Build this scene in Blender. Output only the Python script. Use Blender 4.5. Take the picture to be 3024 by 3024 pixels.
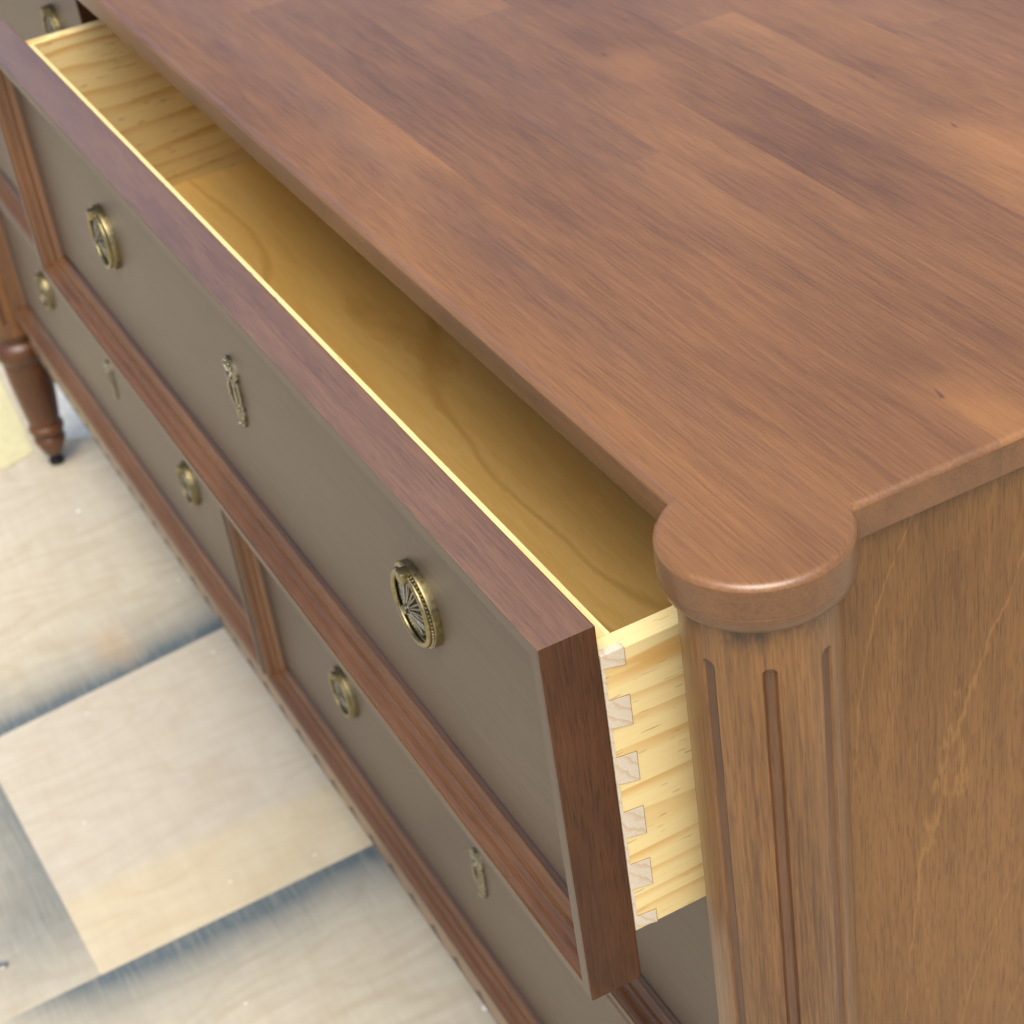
import bpy, bmesh, math, random
from mathutils import Vector, Matrix
random.seed(7)
for o in list(bpy.data.objects): bpy.data.objects.remove(o, do_unlink=True)
S = bpy.context.scene
COL = S.collection
PI = math.pi
Z0 = 0.898                       # floor to the upper drawer's top edge (floor is z = 0)

# ------------------------------------------------------------------ camera
R = [[0.4602722809, 0.8785588324, -0.1276080151],
     [0.4611371137, -0.3594225884, -0.8112755175],
     [-0.7586184745, 0.3145628411, -0.5705683387]]
CP = (0.5365789924, -0.2236897663, 0.4696086301 + Z0)
cam = bpy.data.objects.new('camera', bpy.data.cameras.new('camera'))
COL.objects.link(cam)
M = Matrix(((R[0][0], -R[1][0], -R[2][0], CP[0]),
            (R[0][1], -R[1][1], -R[2][1], CP[1]),
            (R[0][2], -R[1][2], -R[2][2], CP[2]), (0, 0, 0, 1)))
cam.matrix_world = M
cam.data.sensor_width = 36; cam.data.lens = 68.689
cam.data.clip_start = 0.02; cam.data.clip_end = 200
cam.data.dof.use_dof = True
cam.data.dof.focus_distance = 0.80
cam.data.dof.aperture_fstop = 20
S.camera = cam

# ------------------------------------------------------------------ sky, sun, exposure
SUN_AZ = math.radians(116); SUN_EL = math.radians(66)
W = bpy.data.worlds.new('World'); S.world = W; W.use_nodes = True
wn = W.node_tree.nodes; wl = W.node_tree.links
sky = wn.new('ShaderNodeTexSky'); sky.sky_type = 'NISHITA'; sky.sun_disc = False
sky.sun_elevation = SUN_EL; sky.sun_rotation = SUN_AZ
sky.air_density = 0.8; sky.dust_density = 5.0; sky.ozone_density = 0.8
bg = wn['Background']; bg.inputs['Strength'].default_value = 0.11
wl.new(sky.outputs[0], bg.inputs[0])
sd = bpy.data.lights.new('sun', 'SUN'); sd.energy = 1.5; sd.angle = math.radians(45); sd.color = (1, .95, .86)
sun = bpy.data.objects.new('sun', sd); COL.objects.link(sun)
sv = Vector((math.sin(SUN_AZ) * math.cos(SUN_EL), math.cos(SUN_AZ) * math.cos(SUN_EL), math.sin(SUN_EL)))
sun.rotation_euler = sv.to_track_quat('Z', 'Y').to_euler()
sun.location = sv * 5
S.view_settings.view_transform = 'Standard'; S.view_settings.look = 'None'
S.view_settings.exposure = 0.88; S.view_settings.gamma = 1

# ------------------------------------------------------------------ node helpers
class NT:
    def __init__(s, name):
        s.m = bpy.data.materials.new(name); s.m.use_nodes = True
        s.n = s.m.node_tree.nodes; s.l = s.m.node_tree.links
        s.b = s.n['Principled BSDF']
        tc = s.n.new('ShaderNodeTexCoord'); oi = s.n.new('ShaderNodeObjectInfo')
        s.obj = tc.outputs['Object']; s.rand = oi.outputs['Random']; s.ocol = oi.outputs['Color']
    def lk(s, a, b): s.l.new(a, b)
    def _in(s, sock, v):
        if isinstance(v, bpy.types.NodeSocket): s.lk(v, sock)
        else: sock.default_value = v
    def math(s, op, a, b=0.0, c=0.0, clamp=False):
        n = s.n.new('ShaderNodeMath'); n.operation = op; n.use_clamp = clamp
        s._in(n.inputs[0], a); s._in(n.inputs[1], b); s._in(n.inputs[2], c)
        return n.outputs[0]
    def vmul(s, v, k):
        n = s.n.new('ShaderNodeVectorMath'); n.operation = 'MULTIPLY'; s.lk(v, n.inputs[0]); n.inputs[1].default_value = k
        return n.outputs[0]
    def vadd(s, v, k):
        n = s.n.new('ShaderNodeVectorMath'); n.operation = 'ADD'; s.lk(v, n.inputs[0]); s._in(n.inputs[1], k)
        return n.outputs[0]
    def noise(s, v, scale, detail=3, rough=.55, dist=0.0, col=False):
        n = s.n.new('ShaderNodeTexNoise'); s.lk(v, n.inputs['Vector'])
        n.inputs['Scale'].default_value = scale; n.inputs['Detail'].default_value = detail
        n.inputs['Roughness'].default_value = rough; n.inputs['Distortion'].default_value = dist
        return n.outputs['Color' if col else 'Fac']
    def ramp(s, f, stops, interp='LINEAR'):
        n = s.n.new('ShaderNodeValToRGB'); s.lk(f, n.inputs[0]); cr = n.color_ramp; cr.interpolation = interp
        while len(cr.elements) < len(stops): cr.elements.new(.5)
        for e, (p, c) in zip(cr.elements, stops):
            e.position = p; e.color = (c, c, c, 1) if not hasattr(c, '__len__') else (*c[:3], 1)
        return n.outputs[0]
    def mix(s, f, a, b, mode='MIX'):
        n = s.n.new('ShaderNodeMix'); n.data_type = 'RGBA'; n.blend_type = mode
        s._in(n.inputs[0], f)
        for i, v in ((6, a), (7, b)):
            if isinstance(v, bpy.types.NodeSocket): s.lk(v, n.inputs[i])
            else: n.inputs[i].default_value = (*v[:3], 1)
        return n.outputs[2]
    def sep(s, v):
        n = s.n.new('ShaderNodeSeparateXYZ'); s.lk(v, n.inputs[0]); return n.outputs
    def maprange(s, v, a, b, c=0.0, d=1.0, smooth=False):
        n = s.n.new('ShaderNodeMapRange'); n.clamp = True
        if smooth: n.interpolation_type = 'SMOOTHSTEP'
        s._in(n.inputs[0], v)
        for i, x in enumerate((a, b, c, d)): n.inputs[i + 1].default_value = x
        return n.outputs[0]
    def bump(s, h, strength, dist=.001):
        n = s.n.new('ShaderNodeBump'); s.lk(h, n.inputs['Height']); n.inputs['Strength'].default_value = strength
        n.inputs['Distance'].default_value = dist; s.lk(n.outputs[0], s.b.inputs['Normal'])
    def done(s, col, rough=.45, spec=.5, metal=0.0, coat=0.0, coat_rough=.2, coat_ior=1.5):
        s._in(s.b.inputs['Base Color'], col if isinstance(col, bpy.types.NodeSocket) else (*col, 1))
        s._in(s.b.inputs['Roughness'], rough); s.b.inputs['Specular IOR Level'].default_value = spec
        s.b.inputs['Metallic'].default_value = metal; s.b.inputs['Coat Weight'].default_value = coat
        s.b.inputs['Coat Roughness'].default_value = coat_rough
        s.b.inputs['Coat IOR'].default_value = coat_ior
        return s.m

AX = {'X': (1, 0, 0), 'Y': (0, 1, 0), 'Z': (0, 0, 1)}
def stretch(axis, k): return tuple(k if a else 1.0 for a in AX[axis])

KNOTS = [(-.396, .2605), (-.182, .343), (.0035, .1862), (-.60, .235), (-.95, .30)]
def wood(name, dark, light, axis, blotch=.55, streak=.3, fibre=.25, rough=.42, coat=.0, bscale=9., pores=.35, bump=.12, spec=.45, knots=False, dark_tone=False):
    t = NT(name)
    v = t.vadd(t.obj, t.math('MULTIPLY', t.rand, 7.3))
    f1 = t.noise(t.vmul(v, stretch(axis, .035)), 900, 2, .6)
    f2 = t.noise(t.vmul(v, stretch(axis, .05)), 130, 4, .6)
    f3 = t.noise(t.vmul(v, stretch(axis, .38)), bscale, 4, .55, .6)
    val = t.math('ADD', t.math('MULTIPLY', t.maprange(f3, .28, .72), blotch),
                 t.math('ADD', t.math('MULTIPLY', t.maprange(f2, .25, .75), streak), t.math('MULTIPLY', t.maprange(f1, .34, .66), fibre)))
    tot = blotch + streak + fibre
    c = t.mix(t.maprange(val, .16 * tot, .84 * tot), dark, light)
    if knots:
        # small knots: dark eye, with the grain bending pale and dark round it
        gp = t.n.new('ShaderNodeNewGeometry').outputs['Position']
        wob = t.noise(gp, 40, 2, .5, 0, True)
        gs = t.sep(t.vadd(gp, t.vmul(t.vadd(wob, (-.5, -.5, -.5)), (.03, .014, 0))))
        for i, (kx, ky) in enumerate(KNOTS):
            dx = t.math('SUBTRACT', gs[0], kx); dy = t.math('SUBTRACT', gs[1], ky)
            def el(ax, ay, ox, oy):
                a = t.math('DIVIDE', t.math('SUBTRACT', dx, ox), ax); b = t.math('DIVIDE', t.math('SUBTRACT', dy, oy), ay)
                return t.math('SQRT', t.math('ADD', t.math('MULTIPLY', a, a), t.math('MULTIPLY', b, b)))
            c = t.mix(t.math('MULTIPLY', t.maprange(el(.055, .022, .030, .006), 0, 1, 1, 0, True), .55), c, tuple(x * 1.15 for x in light))
            c = t.mix(t.math('MULTIPLY', t.maprange(el(.045, .020, -.030, .004), 0, 1, 1, 0, True), .42), c, tuple(x * .85 for x in dark))
            c = t.mix(t.math('MULTIPLY', t.maprange(el(.005, .0017, 0, 0), 0, 1, 1, 0, True), .7), c, (.03, .012, .006))
    if dark_tone:  # dark glaze smeared below the capital and run down the shaft
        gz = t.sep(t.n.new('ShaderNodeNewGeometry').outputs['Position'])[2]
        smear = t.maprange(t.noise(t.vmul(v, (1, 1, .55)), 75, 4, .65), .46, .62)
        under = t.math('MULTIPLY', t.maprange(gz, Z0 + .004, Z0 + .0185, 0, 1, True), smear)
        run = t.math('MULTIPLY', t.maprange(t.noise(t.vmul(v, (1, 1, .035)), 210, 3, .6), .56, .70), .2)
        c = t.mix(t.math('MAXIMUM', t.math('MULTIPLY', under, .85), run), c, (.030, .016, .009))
    # open pores: thin darker dashes along the grain
    p = t.ramp(t.noise(t.vmul(v, stretch(axis, .06)), 1500, 1, .5), [(.30, 1.0), (.42, 0.0)])
    c = t.mix(t.math('MULTIPLY', p, pores), c, tuple(x * .45 for x in dark))
    c = t.mix(1.0, c, t.ocol, 'MULTIPLY')
    t.bump(t.math('SUBTRACT', f1, t.math('MULTIPLY', p, .7)), bump, .0006)
    r = t.math('ADD', rough - .05, t.math('MULTIPLY', f2, .1))
    return t.done(c, r, spec, 0, coat, .30, 1.62)

def veneer(name, dark, light, line, axis, across, dens=33., slope=0., lo_amp=2.5, hi_amp=.12, width=.05, lstr=.6, rough=.45, pores=.5, low=(1.6, 5.0), coat=0., spec=.45):
    """flat-sawn face veneer: fibres plus wandering growth-ring contours"""
    t = NT(name)
    v = t.vadd(t.obj, t.math('MULTIPLY', t.rand, 5.1))
    f1 = t.noise(t.vmul(v, stretch(axis, .045)), 800, 2, .6)
    f2 = t.noise(t.vmul(v, stretch(axis, .08)), 90, 4, .6)
    f3 = t.noise(t.vmul(v, stretch(axis, .4)), 7, 3, .5)
    sx = t.sep(v)
    ac = t.math('SUBTRACT', sx['XYZ'.index(across)], t.math('MULTIPLY', sx['XYZ'.index(axis)], slope))
    lo = t.noise(t.vmul(v, stretch(axis, low[0] / low[1])), low[1], 2, .45)
    hi = t.noise(t.vmul(v, stretch(axis, .35)), 130, 2, .6)
    field = t.math('ADD', t.math('MULTIPLY', ac, dens),
                   t.math('ADD', t.math('MULTIPLY', lo, lo_amp * 2), t.math('MULTIPLY', hi, hi_amp * 2)))
    fr = t.math('FRACT', field)
    ln = t.math('SUBTRACT', 1.0, t.maprange(t.math('ABSOLUTE', t.math('SUBTRACT', fr, .5)), 0, width, 0, 1, True))
    soft = t.maprange(fr, .5, 1.0)
    val = t.math('ADD', t.math('MULTIPLY', f3, .4), t.math('ADD', t.math('MULTIPLY', f2, .3), t.math('MULTIPLY', f1, .3)))
    c = t.mix(t.maprange(val, .38, .62), dark, light)
    c = t.mix(t.math('MULTIPLY', ln, lstr), c, line)
    c = t.mix(t.math('MULTIPLY', soft, lstr * .22), c, line)
    p = t.ramp(t.noise(t.vmul(v, stretch(axis, .06)), 1900, 1, .5), [(.34, 1.0), (.47, 0.0)])
    c = t.mix(t.math('MULTIPLY', p, pores), c, tuple(x * .4 for x in dark))
    c = t.mix(1.0, c, t.ocol, 'MULTIPLY')
    t.bump(t.math('SUBTRACT', f1, p), .14, .0005)
    return t.done(c, rough, spec, 0, coat, .3)

def pine(name, axis, across, endgrain=False):
    t = NT(name)
    v = t.vadd(t.obj, t.math('MULTIPLY', t.rand, 3.7))
    ac = t.sep(v)['XYZ'.index(across)]
    w = t.noise(t.vmul(v, stretch(axis, .12)), 26, 2, .5)
    fr = t.math('FRACT', t.math('ADD', t.math('MULTIPLY', ac, 62), t.math('MULTIPLY', w, 3.0)))
    late = t.math('MULTIPLY', t.maprange(fr, .45, .97, 0, 1, True), t.maprange(fr, .97, 1.0, 1, 0))
    late = t.math('MULTIPLY', late, t.maprange(t.noise(t.vmul(v, stretch(axis, .3)), 30, 2), .35, .65, .25, 1.0))
    f1 = t.noise(t.vmul(v, stretch(axis, .05)), 700, 2, .6)
    c = t.mix(f1, (.80, .63, .275), (.87, .735, .385))
    c = t.mix(t.math('MULTIPLY', late, .8), c, (.62, .33, .075))
    d = t.ramp(t.noise(t.vmul(v, stretch(axis, .11)), 620, 1, .5), [(.275, 1.0), (.315, 0.0)])
    c = t.mix(t.math('MULTIPLY', d, .45), c, (.22, .10, .03))
    c = t.mix(1.0, c, t.ocol, 'MULTIPLY')
    t.bump(f1, .1, .0005)
    return t.done(c, .55, .35)

def endgrain(name):
    t = NT(name)
    v = t.vadd(t.obj, t.math('MULTIPLY', t.rand, 9.0))
    s = t.sep(v)
    fr = t.math('FRACT', t.math('ADD', t.math('MULTIPLY', t.math('ADD', s[1], s[2]), 120), t.math('MULTIPLY', t.noise(v, 90, 2), 1.6)))
    band = t.maprange(fr, .55, 1.0, 0, 1, True)
    g = t.noise(v, 1500, 2, .7)
    c = t.mix(g, (.55, .46, .33), (.80, .74, .60))
    c = t.mix(t.math('MULTIPLY', band, .42), c, (.52, .32, .13))
    t.bump(g, .4, .0006)
    return t.done(c, .75, .2)

def painted(name, col, dark, rough=.48):
    t = NT(name)
    f = t.noise(t.vmul(t.obj, (.05, 1, 1)), 420, 4, .65)
    b = t.noise(t.vmul(t.obj, (.5, 1, 1)), 5, 3, .55)
    c = t.mix(t.maprange(t.math('ADD', t.math('MULTIPLY', f, .55), t.math('MULTIPLY', b, .45)), .36, .64), dark, col)
    sp = t.ramp(t.noise(t.obj, 210, 1, .4), [(.20, 1.0), (.225, 0.0)])
    c = t.mix(t.math('MULTIPLY', sp, .7), c, (.05, .04, .03))
    t.bump(f, .10, .0005)
    return t.done(c, t.maprange(b, .2, .8, rough - .06, rough + .06), .5, 0, .12, .36)

def brass(name, hi, lo, rough=.32):
    t = NT(name)
    g = t.noise(t.obj, 420, 4, .6)
    gm = t.n.new('ShaderNodeNewGeometry')
    pt = t.maprange(gm.outputs['Pointiness'], .46, .56)
    c = t.mix(t.math('MULTIPLY', t.math('ADD', pt, t.maprange(g, .35, .7)), .5), lo, hi)
    t.bump(g, .12, .0003)
    return t.done(c, t.maprange(g, .2, .8, rough - .06, rough + .12), .5, 1.0)

def plain(name, c, rough=.5, metal=0., spec=.4):
    t = NT(name); g = t.noise(t.obj, 60, 3)
    return t.done(t.mix(g, tuple(x * .8 for x in c), tuple(min(1, x * 1.15) for x in c)), rough, spec, metal)

MT = {}
MT['top'] = wood('stained_top_wood', (.120, .050, .0145), (.275, .126, .037), 'X', blotch=.85, streak=.34, fibre=.40, rough=.40, bscale=9, pores=.14, bump=.16, spec=.5, coat=.6, knots=True)
MT['edge'] = wood('stained_wood_edge', (.085, .034, .011), (.205, .090, .028), 'X', blotch=.8, streak=.3, fibre=.3, rough=.42, bscale=14, coat=.4, spec=.5)
MT['dark_tone'] = wood('dark_red_groove', (.050, .018, .006), (.165, .066, .021), 'Z', blotch=.6, streak=.6, rough=.38, bscale=30, coat=.4)  # darker, redder tone for the flute faces and the capital's lowest ring
MT['rail'] = wood('stained_wood_top_rail', (.110, .050, .022), (.225, .113, .050), 'X', rough=.40, spec=.75, bscale=9, coat=1.0, streak=.4, fibre=.4)  # base colour lifted to paint some sky sheen into the upward face
MT['brownX'] = wood('stained_wood_lengthwise', (.076, .031, .011), (.185, .087, .033), 'X', rough=.42, spec=.5, bscale=12, coat=.4)
MT['brownZ'] = wood('stained_wood_upright', (.085, .035, .013), (.20, .092, .036), 'Z', rough=.42, bscale=14, coat=.3)
MT['endZ'] = wood('shaded_stained_end', (.030, .0095, .003), (.110, .040, .013), 'Z', blotch=.75, rough=.45, bscale=22, pores=.5, spec=.35)  # dark end stain, with the end's shade put into the colour too
MT['column'] = wood('stained_column_wood', (.080, .032, .0088), (.262, .125, .037), 'Z', blotch=.6, streak=.45, fibre=.5, rough=.42, bscale=18, pores=.4, coat=.3, dark_tone=True)
MT['side'] = veneer('side_panel_veneer', (.120, .052, .0140), (.215, .102, .031), (.30, .150, .043), 'Z', 'Y', dens=26, slope=.22, lo_amp=3.6, hi_amp=.09, width=.022, lstr=.55, pores=.42, low=(1.7, 4.8))
MT['ply'] = veneer('drawer_bottom_plywood', (.86, .53, .135), (.94, .645, .23), (.60, .29, .05), 'X', 'Y', dens=11, lo_amp=2.6, hi_amp=.07, width=.10, lstr=.45, pores=.08, low=(2.2, 7.0), rough=.5)
MT['pineY'] = pine('pine_lengthwise', 'Y', 'Z')
MT['pineX'] = pine('pine_crosswise', 'X', 'Z')
MT['end'] = endgrain('pine_end_grain')
MT['taupe'] = painted('taupe_paint', (.132, .096, .064), (.094, .067, .044))
MT['brass'] = brass('antique_brass', (.42, .36, .195), (.075, .063, .028))
MT['brassd'] = brass('dark_antique_brass', (.045, .043, .034), (.008, .0078, .006), .45)
MT['pewter'] = brass('aged_pewter_brass', (.40, .37, .27), (.07, .065, .042), .34)
MT['relief'] = brass('worn_brass_relief', (.42, .40, .32), (.10, .095, .07), .4)
MT['glue'] = plain('dark_glue_line', (.30, .19, .085), .6)
MT['black'] = plain('black_rubber', (.012, .013, .014), .5)
MT['inside'] = plain('raw_carcass_board', (.06, .032, .018), .7)
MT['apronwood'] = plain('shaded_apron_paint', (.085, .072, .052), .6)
MT['yellow'] = plain('yellow_paper', (.60, .56, .32), .7)
MT['white'] = plain('white_masking_sheet', (.66, .69, .63), .6)
MT['steel'] = plain('screw_steel', (.62, .58, .50), .4, 1.0)

def floor_mat():
    t = NT('oversprayed_plywood')
    s = t.sep(t.obj); x, y = s[0], s[1]
    gx = t.noise(t.vmul(t.obj, (.07, 1, 1)), 260, 3, .6)
    gy = t.noise(t.vmul(t.obj, (1, .07, 1)), 200, 3, .6)
    bl = t.noise(t.obj, 5.5, 4, .6, .5)
    # flat-sawn rings
    fld = t.math('FRACT', t.math('ADD', t.math('MULTIPLY', x, 7), t.math('MULTIPLY', t.noise(t.vmul(t.obj, (1, .35, 1)), 6.5, 2), 13)))
    ring = t.maprange(t.math('ABSOLUTE', t.math('SUBTRACT', fld, .5)), 0, .28, 1, 0, True)
    c = t.mix(t.math('ADD', t.math('MULTIPLY', gx, .5), t.math('MULTIPLY', gy, .5)), (.475, .435, .32), (.63, .585, .46))
    c = t.mix(t.math('MULTIPLY', ring, .30), c, (.40, .315, .175))
    c = t.mix(t.maprange(bl, .35, .65, 0, .35), c, (.56, .535, .465))
    mot = t.math('ADD', t.math('MULTIPLY', t.noise(t.vmul(t.obj, (1, .14, 1)), 85, 4, .65), .5), t.math('MULTIPLY', t.noise(t.vmul(t.obj, (.2, 1, 1)), 60, 4, .7), .5))
    c = t.mix(t.maprange(mot, .36, .64, 0, .5), c, (.38, .32, .225))
    # the rectangle that something lay on while the floor was sprayed round it
    xl = t.math('ADD', t.math('MULTIPLY', t.math('SUBTRACT', y, 0.0), -.108), -1.2700)
    xr = t.math('ADD', t.math('MULTIPLY', y, -.025), -.8535)
    yb = t.math('ADD', t.math('MULTIPLY', t.math('ADD', x, 1.0), .032), -.1455)
    wob = t.math('MULTIPLY', t.math('SUBTRACT', gx, .5), .010)
    dl = t.math('ADD', t.math('SUBTRACT', xl, x), wob)
    dr = t.math('ADD', t.math('SUBTRACT', x, xr), wob)
    db = t.math('SUBTRACT', yb, y)
    stl = t.math('GREATER_THAN', t.math('SUBTRACT', xl, x), 0)
    st_r = t.math('GREATER_THAN', t.math('SUBTRACT', x, xr), 0)
    stb = t.math('GREATER_THAN', db, 0)
    def fall(d, k): return t.math('POWER', 2.718, t.math('MULTIPLY', t.math('ABSOLUTE', d), -1.0 / k))
    ny = t.maprange(t.noise(t.vmul(t.obj, (.3, 1, 1)), 9, 3), .3, .7, .8, 1.15)
    sp1 = t.math('MULTIPLY', t.math('MULTIPLY', stl, fall(dl, .046)), t.math('MULTIPLY', t.maprange(y, -.42, -.2), 1.25))
    sp2 = t.math('MULTIPLY', t.math('MULTIPLY', st_r, fall(dr, .050)), t.maprange(y, -.27, -.14, 0, 1.35))
    sp3 = t.math('MULTIPLY', t.math('MULTIPLY', stb, fall(db, .16)), t.math('MULTIPLY', t.maprange(x, -1.5, -1.25), t.maprange(x, -.95, -.80, .85, 0)))
    sp = t.math('MULTIPLY', t.math('MAXIMUM', t.math('MAXIMUM', sp1, sp2), sp3), ny, clamp=True)
    sp = t.math('MULTIPLY', sp, t.maprange(gx, .2, .6, .7, 1.05))
    inside = t.math('MULTIPLY', t.math('MULTIPLY', t.math('SUBTRACT', 1, stl), t.math('SUBTRACT', 1, st_r)), t.math('SUBTRACT', 1, stb))
    warm = t.math('MULTIPLY', inside, t.maprange(t.math('ADD', x, t.math('MULTIPLY', bl, .02)), -.968, -.945))
    c = t.mix(t.math('MULTIPLY', warm, .30), c, (.58, .48, .27))
    grey = t.math('MULTIPLY', inside, t.maprange(x, -.955, -.975))
    c = t.mix(t.math('MULTIPLY', grey, .30), c, (.44, .41, .37))
    c = t.mix(sp, c, (.098, .128, .142))
    # a rust-brown spill
    ox = t.math('DIVIDE', t.math('ADD', x, 1.335), .055); oy = t.math('DIVIDE', t.math('SUBTRACT', y, .028), .03)
    od = t.math('SQRT', t.math('ADD', t.math('MULTIPLY', ox, ox), t.math('MULTIPLY', oy, oy)))
    om = t.math('MULTIPLY', t.maprange(t.math('ADD', od, t.math('MULTIPLY', t.math('SUBTRACT', gx, .5), 2.4)), .2, 1.1, 1, 0), .25, clamp=True)
    c = t.mix(om, c, (.50, .27, .07))
    ds = t.ramp(t.noise(t.obj, 70, 0, .3), [(.115, 1.0), (.13, 0.0)])
    c = t.mix(ds, c, (.82, .82, .78))
    t.bump(gx, .15, .001)
    return t.done(c, .62, .3)
MT['floor'] = floor_mat()

# ------------------------------------------------------------------ mesh helpers
def link(o, parent=None):
    COL.objects.link(o)
    if parent: o.parent = parent
    return o
def obj(name, bm, mats, parent=None, smooth=False, tint=None):
    me = bpy.data.meshes.new(name)
    bmesh.ops.recalc_face_normals(bm, faces=bm.faces)
    bm.to_mesh(me); bm.free()
    for m in (mats if isinstance(mats, (list, tuple)) else [mats]): me.materials.append(MT[m] if isinstance(m, str) else m)
    if smooth:
        for p in me.polygons: p.use_smooth = True
        if smooth != 'all':
            try: me.set_sharp_from_angle(angle=math.radians(38))
            except Exception: pass
    o = bpy.data.objects.new(name, me)
    if tint: o.color = (*tint, 1)
    return link(o, parent)
def again(src, name, parent, loc=(0, 0, 0)):
    o = bpy.data.objects.new(name, src.data); o.color = src.color; link(o, parent); o.location = loc
    return o
def thing(name, label, cat, loc=(0, 0, 0), group=None):
    e = bpy.data.objects.new(name, None); e.empty_display_size = .05; COL.objects.link(e); e.location = loc
    e['label'] = label; e['category'] = cat
    if group: e['group'] = group
    return e
def bx(bm, x0, x1, y0, y1, z0, z1, bev=.0008):
    r = bmesh.ops.create_cube(bm, size=1)
    for v in r['verts']: v.co = Vector((x0 + (v.co.x + .5) * (x1 - x0), y0 + (v.co.y + .5) * (y1 - y0), z0 + (v.co.z + .5) * (z1 - z0)))
    if bev:
        es = list({e for v in r['verts'] for e in v.link_edges})
        bmesh.ops.bevel(bm, geom=es, offset=bev, segments=2, profile=.5, affect='EDGES')
def box(name, x0, x1, y0, y1, z0, z1, mat, parent, bev=.0008, tint=None):
    bm = bmesh.new(); bx(bm, x0, x1, y0, y1, z0, z1, bev)
    return obj(name, bm, mat, parent, tint=tint)
def lathe(bm, prof, n=32, sx=1., sy=1., c=(0, 0), a0=0.):
    """prof: list of (radius, z)"""
    rings = []
    for r, z in prof:
        rings.append([bm.verts.new((c[0] + sx * r * math.cos(a0 + 2 * PI * i / n), c[1] + sy * r * math.sin(a0 + 2 * PI * i / n), z)) for i in range(n)])
    for a, b in zip(rings, rings[1:]):
        for i in range(n): bm.faces.new((a[i], a[(i + 1) % n], b[(i + 1) % n], b[i]))
    for rr in (rings[0], rings[-1]):
        try: bm.faces.new(rr)
        except Exception: pass
def tube(bm, pts, r, n=8, closed=False):
    pts = [Vector(p) for p in pts]; m = len(pts); rings = []
    rad = r if hasattr(r, '__len__') else [r] * m
    for i, p in enumerate(pts):
        a = pts[(i - 1) % m] if (closed or i) else p; b = pts[(i + 1) % m] if (closed or i < m - 1) else p
        t = (b - a).normalized(); u = t.cross(Vector((0, 1, 0)))
        if u.length < 1e-4: u = t.cross(Vector((1, 0, 0)))
        u.normalize(); w = t.cross(u)
        rings.append([bm.verts.new(p + rad[i] * (math.cos(2 * PI * k / n) * u + math.sin(2 * PI * k / n) * w)) for k in range(n)])
    for i in range(m if closed else m - 1):
        a, b = rings[i], rings[(i + 1) % m]
        for k in range(n): bm.faces.new((a[k], a[(k + 1) % n], b[(k + 1) % n], b[k]))
    if not closed:
        bm.faces.new(rings[0]); bm.faces.new(rings[-1])
def ball(bm, c, r, s=(1, 1, 1), u=8, v=6):
    q = bmesh.ops.create_uvsphere(bm, u_segments=u, v_segments=v, radius=1)
    for w in q['verts']: w.co = Vector((c[0] + w.co.x * r * s[0], c[1] + w.co.y * r * s[1], c[2] + w.co.z * r * s[2]))

# ------------------------------------------------------------------ floor
bm = bmesh.new(); bmesh.ops.create_grid(bm, x_segments=1, y_segments=1, size=9)
fl = obj('floor', bm, 'floor'); fl['kind'] = 'structure'
fl['label'] = 'pale plywood floor with blue grey spray paint bands'

def sheet(name, pts, mat, label, cat, th=.0012):
    bm = bmesh.new()
    lo = [bm.verts.new((x, y, .0006)) for x, y in pts]; hi = [bm.verts.new((x, y, .0006 + th)) for x, y in pts]
    bm.faces.new(lo[::-1]); bm.faces.new(hi); n = len(pts)
    for i in range(n): bm.faces.new((lo[i], lo[(i + 1) % n], hi[(i + 1) % n], hi[i]))
    o = obj(name, bm, mat); o['label'] = label; o['category'] = cat
    return o
sheet('paper_sheet', [(-1.800, .026), (-1.8156, .0696), (-1.8900, .0760), (-2.30, .098), (-2.36, -.02), (-1.92, -.10)], 'yellow',
      'pale yellow paper sheet lying on the floor beyond the turned leg', 'paper')
sheet('masking_sheet', [(-1.815, .118), (-1.800, .150), (-1.83, .32), (-2.5, .40), (-2.6, .16), (-2.05, .125)], 'white',
      'white masking sheet on the floor behind the turned leg', 'sheet')
bm = bmesh.new(); lathe(bm, [(.0, .0015), (.0045, .0022), (.0055, .001), (.0055, -.001)], 20)
scw = obj('screw', bm, 'steel', smooth=True); scw.location = (-.9165, -.2195, .0012)
scw['label'] = 'round steel screw head set in the plywood floor'; scw['category'] = 'screw'

# ------------------------------------------------------------------ dresser
XR, XL = 0.0, -1.7386
DT = 0.0259
G, YC, RS = .034, .0792, .0313
GL, YL = -1.7714, .0905
dresser = thing('dresser', 'long brown stained dresser with fluted column legs and plank top', 'dresser', ((XL + XR) / 2, .3, 0))
DL = Vector(dresser.location)
class Shift:
    """parts are modelled in place, then moved into the dresser's own frame"""
    @staticmethod
    def fix(o):
        for v in o.data.vertices: v.co -= DL
        return o
fx = Shift.fix

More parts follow.
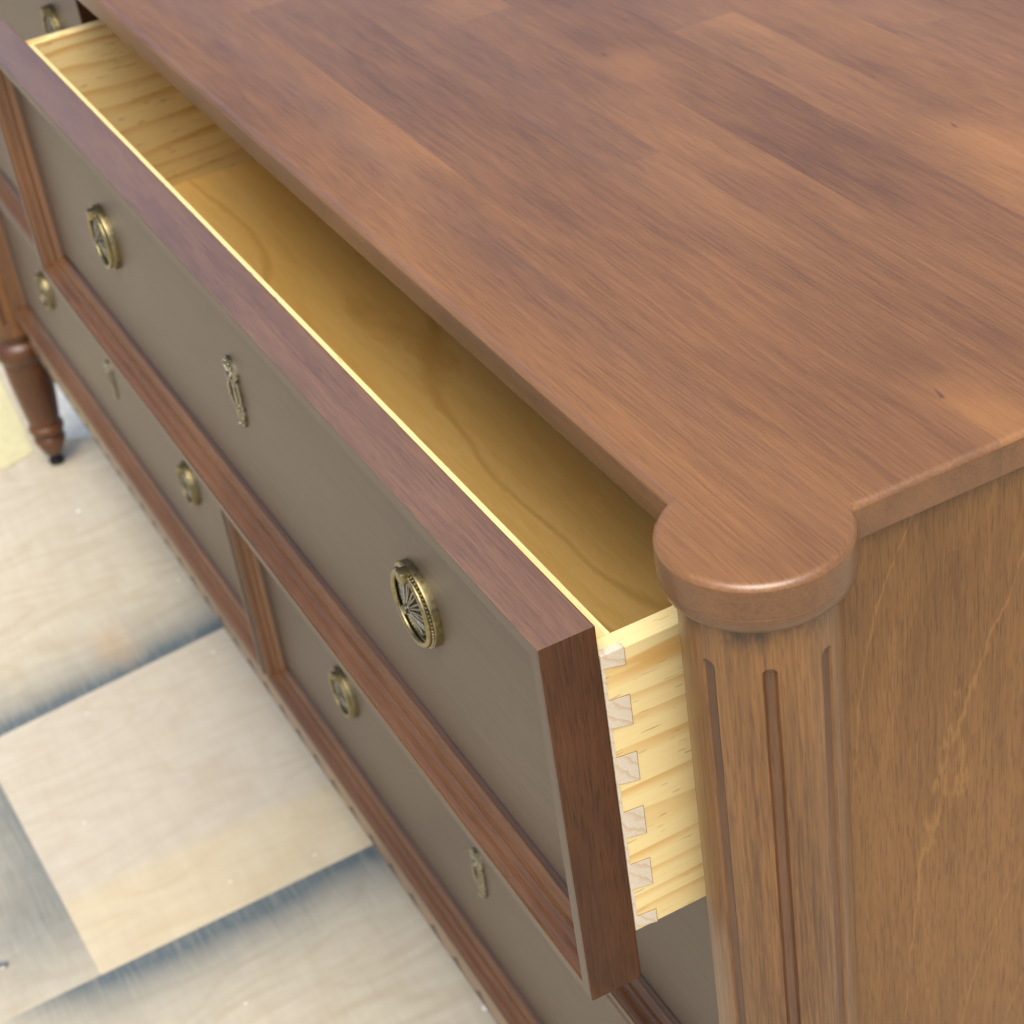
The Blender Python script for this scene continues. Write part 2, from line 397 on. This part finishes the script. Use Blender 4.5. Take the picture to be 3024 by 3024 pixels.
# top: one outline with a round lobe over each front leg, sawn into glued staves
HT, ZT, YF, XS, YB = .0278 + Z0, .0439 + Z0, .0623, .0469, .53
RC = .0377
def outline():
    pts = []
    xl = GL - (XS - G)
    # right lobe, from the side edge round to the front edge
    a1 = math.atan2(math.sqrt(RC ** 2 - (XS - G) ** 2), XS - G)
    a0 = math.atan2(YF - YC, -math.sqrt(RC ** 2 - (YF - YC) ** 2))
    if a0 > 0: a0 -= 2 * PI
    pts.append((XS, YB)); pts.append((XS, YC + RC + .004))
    n = 72
    for i in range(n + 1):
        a = a1 + (a0 - a1) * i / n
        pts.append((G + RC * math.cos(a), YC + RC * math.sin(a)))
    pts.insert(2, (XS, YC + .0385))
    # front edge then left lobe (mirror)
    left = [(GL - (x - G), y) for x, y in pts]
    return pts + left[::-1]
def offset(pts, d):
    out = []; n = len(pts)
    for i in range(n):
        p0, p, p1 = Vector(pts[i - 1]), Vector(pts[i]), Vector(pts[(i + 1) % n])
        e0 = (p - p0).normalized(); e1 = (p1 - p).normalized()
        n0 = Vector((e0.y, -e0.x)); n1 = Vector((e1.y, -e1.x))
        m = n0 + n1
        if m.length < 1e-6: m = n0
        m.normalize(); k = 1 / max(.55, m.dot(n0))
        q = p + m * d * k
        out.append((q.x, q.y))
    return out
pts = outline()
area = sum(pts[i - 1][0] * pts[i][1] - pts[i][0] * pts[i - 1][1] for i in range(len(pts)))
sgn = -1 if area > 0 else 1
def top_solid():
    bm = bmesh.new()
    lv = [(-.0004, HT), (0, HT + .0004)]
    r = .0036
    for k in range(6):
        a = PI / 2 * k / 5
        lv.append((-(r - r * math.cos(a)), ZT - r + r * math.sin(a)))
    rings = []
    for d, z in lv:
        rings.append([bm.verts.new((x, y, z)) for x, y in offset(pts, -d * sgn)])
    n = len(pts)
    for a, b in zip(rings, rings[1:]):
        for i in range(n): bm.faces.new((a[i], a[(i + 1) % n], b[(i + 1) % n], b[i]))
    bm.faces.new(rings[0][::-1]); bm.faces.new(rings[-1])
    return bm
topE = bpy.data.objects.new('dresser_top', None); link(topE, dresser)
rows = [(-.1, .1285, []), (.1285, .183, [-.62]), (.183, .2185, [-.262, -.78]), (.2185, .2575, [-.50]), (.2575, .306, [-.70]), (.306, .348, [-.394, -1.05]),
        (.348, .392, [-.58]), (.392, .436, [-.30]), (.436, .484, [-.66]), (.484, .6, [-.42])]
tints = [[(1.0, .98, .96)], [(.92, .89, .89), (.98, .96, .94)], [(1.05, 1.03, .98), (.96, .94, .93), (1.0, .98, .95)], [(.98, .96, .94), (1.02, 1.0, .97)], [(.93, .90, .90), (1.0, .97, .95)],
         [(1.10, 1.09, 1.03), (.94, .91, .91), (1, .97, .95)], [(1.05, 1.03, .99), (.98, .95, .94)], [(1.0, .97, .95), (1.05, 1.03, .99)], [(.97, .94, .93), (1.02, .98, .96)], [(1, .97, .95), (.95, .92, .91)]]
full = top_solid()
bmesh.ops.recalc_face_normals(full, faces=full.faces)
def cut(b, co, no):
    r = bmesh.ops.bisect_plane(b, geom=b.verts[:] + b.edges[:] + b.faces[:], plane_co=co, plane_no=no, clear_outer=True)
    ed = [e for e in r['geom_cut'] if isinstance(e, bmesh.types.BMEdge)]
    if ed: bmesh.ops.edgeloop_fill(b, edges=ed)
for (y0, y1, xc), tis in zip(rows, tints):
    xs_ = [1.0] + xc + [-3.0]
    for k, ti in enumerate(tis):
        b = full.copy()
        cut(b, (0, y0, 0), (0, -1, 0)); cut(b, (0, y1, 0), (0, 1, 0))
        if xs_[k] < .9: cut(b, (xs_[k], 0, 0), (1, 0, 0))
        if xs_[k + 1] > -2.9: cut(b, (xs_[k + 1], 0, 0), (-1, 0, 0))
        for f in b.faces: f.material_index = 1 if abs(f.normal.z) < .35 else 0
        o = obj('plank', b, ['top', 'edge'], topE, smooth=True, tint=ti); fx(o)
full.free()

# fluted columns
def column(name, cx, cy, tint):
    bm = bmesh.new()
    offs = math.radians(-27.3); hw = math.radians(4.9); dep = .0024
    angs = []
    for k in range(8):
        c = offs + k * PI / 4
        for j in range(13): angs.append(c - hw * 1.12 + 2 * hw * 1.12 * j / 12)
        for j in range(1, 6): angs.append(c + hw * 1.12 + (PI / 4 - 2 * hw * 1.12) * j / 6)
    zt, zb = .0005, -.672
    zs = [.0215, .012, .006]
    zs += [zt + .0004 - .0052 * (1 - math.cos(PI / 2 * j / 9)) - .00001 * j for j in range(10)]
    zs += [-.02, -.06, -.12, -.2, -.3, -.4, -.5, -.6]
    zs += [zb + .0050 * (1 - math.sin(PI / 2 * j / 6)) - .0004 for j in range(7)]
    zs += [-.680, -.688]
    rings = []
    er = RS * math.sin(hw)                     # half width in metres
    for z in zs:
        ring = []
        for a in angs:
            k = round((a - offs) / (PI / 4)); da = a - offs - k * PI / 4
            s = RS * math.sin(da); 
            if zt - er < z: q = math.hypot(s, z - (zt - er))
            elif z < zb + er: q = math.hypot(s, z - (zb + er))
            else: q = abs(s)
            r = RS
            if q < er: r -= dep * math.sqrt(max(0, 1 - (q / er) ** 2)) ** .8
            ring.append(bm.verts.new((cx + r * math.cos(a), cy + r * math.sin(a), z + Z0)))
        rings.append(ring)
    n = len(angs)
    for a, b in zip(rings, rings[1:]):
        for i in range(n):
            f = bm.faces.new((a[i], a[(i + 1) % n], b[(i + 1) % n], b[i]))
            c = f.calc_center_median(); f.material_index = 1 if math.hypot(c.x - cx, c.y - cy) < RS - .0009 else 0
    bm.faces.new(rings[0]); bm.faces.new(rings[-1])
    col = obj(name, bm, ['column', 'dark_tone'], dresser, smooth=True, tint=tint); fx(col)
    bm = bmesh.new()
    lathe(bm, [(RC - .003, HT + .002), (RC + .0001, HT + .0008), (RC + .0001, HT - .0010), (RC - .0004, HT - .0030), (RC - .0013, HT - .0050), (RC - .0026, HT - .0066), (RC - .0040, HT - .0077), (RS + .0012, HT - .0084), (RS + .0006, HT - .0086), (RS - .002, HT - .0084)], 96, c=(cx, cy))
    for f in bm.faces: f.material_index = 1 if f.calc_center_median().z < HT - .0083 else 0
    fx(obj('capital', bm, ['edge', 'dark_tone'], col, smooth=True, tint=tint))
    bm = bmesh.new()
    z = lambda v: v + Z0
    lathe(bm, [(.0306, z(-.686)), (.0285, z(-.690)), (.0268, z(-.696)), (.0268, z(-.701)), (.0330, z(-.705)), (.0356, z(-.710)), (.0366, z(-.717)), (.0352, z(-.724)), (.0318, z(-.730)), (.0296, z(-.732)), (.0300, z(-.736)),
               (.0296, z(-.745)), (.0288, z(-.762)), (.0262, z(-.79)), (.0226, z(-.820)), (.0200, z(-.832)), (.0196, z(-.834)), (.0228, z(-.836)), (.0238, z(-.840)), (.0224, z(-.845)), (.0186, z(-.848)),
               (.0178, z(-.851)), (.0206, z(-.854)), (.0212, z(-.859)), (.0192, z(-.864)), (.0160, z(-.872)), (.0122, z(-.881)), (.0110, z(-.882))], 48, c=(cx, cy))
    fx(obj('turned_foot', bm, 'column', col, smooth=True, tint=(tint[0] * .62, tint[1] * .5, tint[2] * .4)))
    bm = bmesh.new(); lathe(bm, [(.005, z(-.880)), (.005, z(-.889)), (.0098, z(-.891)), (.0105, z(-.895)), (.0095, .0004), (.004, .0002)], 24, c=(cx, cy))
    fx(obj('glide', bm, 'black', col, smooth=True))
    return col
column('column_leg', G, YC, (1, .98, .93))
column('column_leg', GL, YL, (1.0, .88, .78))
for x, ti in ((G - .012, 1), (GL + .012, 1)):
    bm = bmesh.new(); bx(bm, x - .02, x + .02, .47, .51, .012, Z0 + .02)
    fx(obj('back_leg', bm, 'brownZ', dresser))

def dpart(name, x0, x1, y0, y1, z0, z1, mat, bev=.0008, tint=None):
    return fx(box(name, x0, x1, y0, y1, z0 + Z0, z1 + Z0, mat, dresser, bev, tint))
SB = -.700
dpart('side_panel', .0245, .0425, .100, .525, SB, .0278, 'side', .0006)
dpart('side_panel', GL - (.0425 - G), GL - (.0245 - G), .112, .525, SB, .0278, 'side', .0006)
dpart('back_panel', GL, .0245, .518, .524, SB, .0278, 'inside', 0)
dpart('case_bottom', GL, .0245, .120, .518, -.690, -.676, 'inside', 0)
for z in (-.2015, -.438): dpart('case_rail', GL + .02, .0243, .1160, .145, z - .012, z + .012, 'inside')
dpart('case_rail', GL + .02, .0243, .1160, .145, .006, .0276, 'inside')
for z0, z1 in ((-.6755, -.4505), (-.4255, -.2140), (-.1890, .0055)):
    dpart('case_stile', -.8775, -.8605, .1162, .46, z0, z1, 'inside')
    dpart('case_stile', .0012, .0240, .1162, .150, z0, z1, 'inside')
# apron and its scalloped trim
dpart('apron', GL + .030, -.0005, .1000, .1150, -.716, -.6605, 'apronwood', .0008)
bm = bmesh.new()
x0, x1, p = GL + .031, -.0008, .0415
n = int((x1 - x0) / p * 12); lo = []; hi = []
for i in range(n + 1):
    x = x0 + (x1 - x0) * i / n
    zz = -.6930 - .0125 * abs(math.sin(PI * (x - x0) / p)) ** .7
    lo.append((x, zz + Z0)); hi.append((x, -.6610 + Z0))
vf = [(bm.verts.new((a[0], .0978, a[1])), bm.verts.new((b[0], .0978, b[1])), bm.verts.new((a[0], .0999, a[1])), bm.verts.new((b[0], .0999, b[1]))) for a, b in zip(lo, hi)]
for a, b in zip(vf, vf[1:]):
    bm.faces.new((a[0], b[0], b[1], a[1])); bm.faces.new((a[2], a[3], b[3], b[2]))
    bm.faces.new((a[0], a[2], b[2], b[0])); bm.faces.new((a[1], b[1], b[3], a[3]))
bm.faces.new((vf[0][0], vf[0][1], vf[0][3], vf[0][2])); bm.faces.new((vf[-1][0], vf[-1][2], vf[-1][3], vf[-1][1]))
fx(obj('scalloped_trim', bm, 'brownX', dresser, tint=(1.35, 1.5, 1.7)))

# ------------------------------------------------------------------ brass fittings (modelled once)
HA, HB = .0228, .0226            # handle half width, half height
def swap(bm):                    # lathe axis z -> -y (out of the drawer face)
    for v in bm.verts: v.co = Vector((v.co.x, -v.co.z, v.co.y))
STORE = bpy.data.objects
def mesh_of(name, bm, mat, smooth=True):
    o = obj(name, bm, mat, None, smooth); me = o.data; STORE.remove(o, do_unlink=True); return me
bm = bmesh.new()
lathe(bm, [(1.0, 0), (1.0, .0034), (.988, .0042), (.96, .0045), (.91, .0043), (.885, .0032), (.865, .0014), (.80, .0009), (.4, .0012), (.01, .0014)], 80, HA, HB); swap(bm)
for f in bm.faces:
    c = f.calc_center_median()
    f.material_index = 1 if math.hypot(c.x / HA, c.z / HB) < .87 and c.y < -.0003 else 0
M_PLATE = mesh_of('handle', bm, ['brass', 'brassd'])
bm = bmesh.new()
for k in range(62):
    a = 2 * PI * k / 62; c, s = math.cos(a), math.sin(a)
    tube(bm, [(HA * .885 * c, -.0036, HB * .885 * s), (HA * .925 * c, -.0049, HB * .925 * s), (HA * .965 * c, -.0046, HB * .965 * s)], [.0006, .00085, .0005], 6)
M_BEAD = mesh_of('beaded_rim', bm, 'brass')
bm = bmesh.new()
lathe(bm, [(.66, .0010), (.655, .0040), (.64, .0048), (.4, .0062), (.15, .0073), (.01, .0075)], 48, HA, HB); swap(bm)
for f in bm.faces: f.material_index = 1
for k in range(12):
    a = 2 * PI * k / 12; pt_ = []
    for j in range(11):
        u = j / 10; rr = .12 + .49 * math.sin(PI * u) ** .75; da = (u - .5) * .46 * (.25 + math.sin(PI * u))
        pt_.append((HA * rr * math.cos(a + da), -.0078 + .0028 * (rr - .1) / .5, HB * rr * math.sin(a + da)))
    tube(bm, pt_, .00055, 5)
for k in range(44):
    a = 2 * PI * k / 44; ball(bm, (HA * .655 * math.cos(a), -.0047, HB * .655 * math.sin(a)), .00062, (1, 1, 1), 5, 4)
M_ROS = mesh_of('rosette', bm, ['relief', 'brassd'])
bm = bmesh.new(); lathe(bm, [(.0026, .007), (.0022, .0080), (.0019, .0084), (.0024, .0089), (.0024, .0098), (.0013, .0106), (.0001, .0108)], 16); swap(bm)
M_PIN = mesh_of('center_pin', bm, 'pewter')
bm = bmesh.new(); bx(bm, -.0040, .0040, -.0098, -.0010, HB - .0072, HB - .0002, .0020)
M_BRK = mesh_of('bail_bracket', bm, 'brass')
bm = bmesh.new(); q = []
for k in range(64):
    a = 2 * PI * k / 64
    q.append(((HA - .0034) * math.cos(a), -.0058 + .0003 * math.sin(a), (HB - .0036) * math.sin(a) - .0006))
tube(bm, q, .00165, 10, True)
M_BAIL = mesh_of('bail_ring', bm, 'brass')
# escutcheon
EH = .0238
half = [(.0000, EH), (.0030, .0232), (.0052, .0205), (.0070, .0190), (.0084, .0165), (.0078, .0135), (.0060, .0110), (.0068, .0085), (.0074, .0045), (.0074, .0000), (.0066, -.0035), (.0072, -.0062), (.0064, -.0088),
        (.0046, -.0105), (.0056, -.0130), (.0050, -.0160), (.0032, -.0182), (.0036, -.0205), (.0020, -.0228), (.0, -.0238)]
bm = bmesh.new()
ol = half + [(-x, z) for x, z in half[-2:0:-1]]
def ring_(k, y): return [bm.verts.new((x * k * 1.25, y, z * (k * .5 + .5))) for x, z in ol]
r0, r1, r2 = ring_(1, 0), ring_(1, -.0018), ring_(.86, -.0026)
for a, b in ((r0, r1), (r1, r2)):
    for i in range(len(ol)): bm.faces.new((a[i], a[(i + 1) % len(ol)], b[(i + 1) % len(ol)], b[i]))
bm.faces.new(r2); bm.faces.new(r0[::-1])
M_ESC = mesh_of('escutcheon', bm, 'pewter')
bm = bmesh.new()
for a in (-60, -32, 0, 32, 60):
    t_ = math.radians(90 - a); ball(bm, (.0062 * math.cos(t_), -.0028, .0158 + .0062 * math.sin(t_)), .00125, (1, 1, 1), 8, 6)
for x in (-.0056, .0056):
    ball(bm, (x, -.0028, -.0060), .0012); ball(bm, (x * .85, -.0028, -.0092), .00105); ball(bm, (x * 1.05, -.0026, .0100), .0011)
ball(bm, (0, -.003, .0122), .0026, (1.5, .7, .9), 10, 8); ball(bm, (-.0016, -.0030, -.0212), .0013); ball(bm, (.0016, -.0030, -.0196), .0010)
for s_ in (-1, 1):
    tube(bm, [(s_ * .0036, -.0026, .0085), (s_ * .0056, -.0031, .004), (s_ * .0052, -.0031, -.002), (s_ * .0034, -.0028, -.0075), (s_ * .0012, -.0026, -.0135), (s_ * .0022, -.0026, -.0178)], [.0006, .0011, .0011, .0009, .0009, .0005], 6)
    tube(bm, [(s_ * .0010, -.0026, .0150), (s_ * .0036, -.0031, .0178), (s_ * .0058, -.0028, .0155)], [.0005, .0009, .0005], 6)
M_ORN = mesh_of('scrollwork', bm, 'pewter')
bm = bmesh.new()
lathe(bm, [(.0017, .0024), (.0017, .00275), (.0002, .00275)], 14, c=(0, .0022)); 
swap(bm); bx(bm, -.00075, .00075, -.00275, -.0024, -.0052, .0020, 0)
M_KEY = mesh_of('keyhole', bm, 'black', False)

def inst(me, name, parent, loc=(0, 0, 0)):
    o = bpy.data.objects.new(name, me); link(o, parent); o.location = loc; return o
def handle(parent, x, y, z, tilt=0.):
    h = inst(M_PLATE, 'handle', parent, (x, y, z)); h.rotation_euler.y = tilt
    for me, n in ((M_BEAD, 'beaded_rim'), (M_ROS, 'rosette'), (M_PIN, 'center_pin'), (M_BRK, 'bail_bracket'), (M_BAIL, 'bail_ring')): inst(me, n, h)
    return h
def escutcheon(parent, x, y, z):
    e = inst(M_ESC, 'escutcheon', parent, (x, y, z)); inst(M_ORN, 'scrollwork', e); inst(M_KEY, 'keyhole', e); return e

# ------------------------------------------------------------------ drawers
LIP, RP = .0067, .0174
FRAME = [(.0012, 0), (LIP, 0), (LIP, RP + .002), (LIP, DT), (.0008, DT), (.0002, DT - .0003), (0, DT - .0009), (0, .0012), (.0003, .0004)]
MOULD = [(LIP, .0012), (.0073, .0009), (.0082, .0016), (.0090, .0036), (.0094, .0064), (.0100, .0082), (.0114, .0094), (.0130, .0097), (.0131, .0112),
         (.0140, .0118), (.0162, .0136), (.0172, .0142), (.0176, .0148)]
BEAD = [(.0176, .0150), (.0186, .0152), (.0204, .0164), (.0208, RP)]
def bar(name, prof, side, w, h, mats, parent, matfn=None, tint=None):
    bm = bmesh.new(); A = []; B = []
    for u, y in prof:
        if side == 'b': a, b = (-w / 2 + u, y, u), (w / 2 - u, y, u)
        elif side == 't': a, b = (-w / 2 + u, y, h - u), (w / 2 - u, y, h - u)
        elif side == 'l': a, b = (-w / 2 + u, y, u), (-w / 2 + u, y, h - u)
        else: a, b = (w / 2 - u, y, u), (w / 2 - u, y, h - u)
        A.append(bm.verts.new(a)); B.append(bm.verts.new(b))
    n = len(prof)
    for i in range(n): bm.faces.new((A[i], A[(i + 1) % n], B[(i + 1) % n], B[i]))
    bm.faces.new(A); bm.faces.new(B[::-1])
    bmesh.ops.recalc_face_normals(bm, faces=bm.faces)
    if matfn:
        for f in bm.faces: f.material_index = matfn(f)
    return obj(name, bm, mats, parent, tint=tint)
def drawer(label, x0, x1, y, z0, z1, openbox, hdz=0., group='drawers of the dresser'):
    w, h = x1 - x0, z1 - z0
    t = thing('drawer', label, 'drawer', ((x0 + x1) / 2, y, z0 + Z0), group)
    front = lambda f: 1 if f.normal.y < -.6 else 0
    for s in 'btlr':
        mm = {'b': 'brownX', 't': 'rail', 'l': 'brownZ', 'r': 'endZ'}[s]
        bar('frame_rail', FRAME, s, w, h, [mm, 'taupe'], t, front, None)
        m2 = 'brownX' if s in 'bt' else 'brownZ'
        bar('moulding', MOULD + [(.0176, RP), (LIP, RP)], s, w, h, m2, t, tint=(1.0, .96, .92))
        bar('inner_bead', BEAD + [(.0176, RP)], s, w, h, m2, t, tint=(.36, .30, .30))  # dark tint paints a contact shadow in beside the panel
    box('front_panel', -w / 2 + LIP, w / 2 - LIP, RP, DT - .0006, LIP, h - LIP, 'taupe', t, 0)
    zh = h * .5
    handle(t, -w / 2 + .197, RP, zh + .006 + hdz, random.uniform(-.02, .02)); handle(t, w / 2 - .1734, RP, zh + .006 + hdz, random.uniform(-.02, .02))
    escutcheon(t, .008, RP, zh + .002)
    # pine box
    bt, bb = h - .0163, h - .1714
    if bb < .012: bb = .012
    xa, xb = -w / 2 + .0085, w / 2 - .0003
    th = .0112; yb = DT + .39
    box('box_front', xa + th, xb - th, DT, DT + th, bb, bt, 'pineX', t, .0005)
    for xx0, xx1 in ((xa, xa + th), (xb - th, xb)):
        box('box_side', xx0, xx1, DT, yb, bb, bt, 'pineY', t, .0006)
    box('box_back', xa + th, xb - th, yb - .012, yb, bb + .02, bt, 'pineX', t, .0005)
    box('drawer_bottom', xa + th, xb - th, DT + th, yb - .012, bb + .0115, bb + .0175, 'ply', t, 0)
    if openbox:
        # dovetails: end grain of the box front showing in the side
        bm = bmesh.new()
        zt = bt
        pins = [(-.0160, -.0248)] + [(-.0408 - .0306 * k, -.0562 - .0306 * k) for k in range(4)] + [(-.1640, -.1714)]
        for a, b in pins:
            A_, B_ = h + a, h + b
            bm = bmesh.new()
            sl = .0016
            ya, ye = DT + .0002, DT + th - .0004
            loA, loB = (A_ + (sl * .2 if a > -.02 else sl), B_ + sl)
            p = [(ya, B_ + sl * 1.6), (ye, B_), (ye, A_), (ya, A_ - (0 if a > -.02 else -sl * .9))]
            f0 = [bm.verts.new((xb - .004, yy, zz)) for yy, zz in p]; f1 = [bm.verts.new((xb + .00035, yy, zz)) for yy, zz in p]
            bm.faces.new(f0); bm.faces.new(f1[::-1])
            for i in range(4): bm.faces.new((f0[i], f1[i], f1[(i + 1) % 4], f0[(i + 1) % 4]))
            dv = obj('dovetail', bm, 'end', t)
            bm = bmesh.new(); e = .00032
            p2 = [(ya, p[0][1] - e), (ye + e, p[1][1] - e), (ye + e, p[2][1] + (e if a < -.02 else -.0002)), (ya, p[3][1] + (e if a < -.02 else -.0002))]
            f0 = [bm.verts.new((xb - .003, yy, zz)) for yy, zz in p2]; f1 = [bm.verts.new((xb + .00016, yy, zz)) for yy, zz in p2]
            bm.faces.new(f0); bm.faces.new(f1[::-1])
            for i in range(4): bm.faces.new((f0[i], f1[i], f1[(i + 1) % 4], f0[(i + 1) % 4]))
            obj('glue_line', bm, 'glue', dv)
        box('glue_strip', xb - .004, xb + .0003, DT + .00005, DT + .0014, bb + .001, bt - .001, 'end', t, 0)
    return t
XM0, XM1 = -.8655, -.8731
drawer('open upper drawer pulled out showing its pale pine box with dovetails', XM0, 0, 0, -.2, 0, True)
drawer('closed upper drawer beside the pulled out drawer, directly under the plank top', XL, XM1, .081, -.2, 0, False, .012)
drawer('closed middle drawer hidden below the pulled out drawer box', XM0, -.0015, .0897, -.4368, -.203, False)
drawer('closed middle drawer between the upper and bottom drawers next to the far turned leg', XL, XM1, .0897, -.4368, -.203, False)
drawer('closed bottom drawer beneath the pulled out drawer', XM0, -.0015, .0897, -.6570, -.4395, False)
drawer('closed bottom drawer beside the far turned leg, above the scalloped apron', XL, XM1, .0897, -.6570, -.4395, False)

# ------------------------------------------------------------------ render settings
S.render.engine = 'CYCLES'
S.cycles.max_bounces = 8; S.cycles.diffuse_bounces = 4; S.cycles.glossy_bounces = 4
S.cycles.use_denoising = True
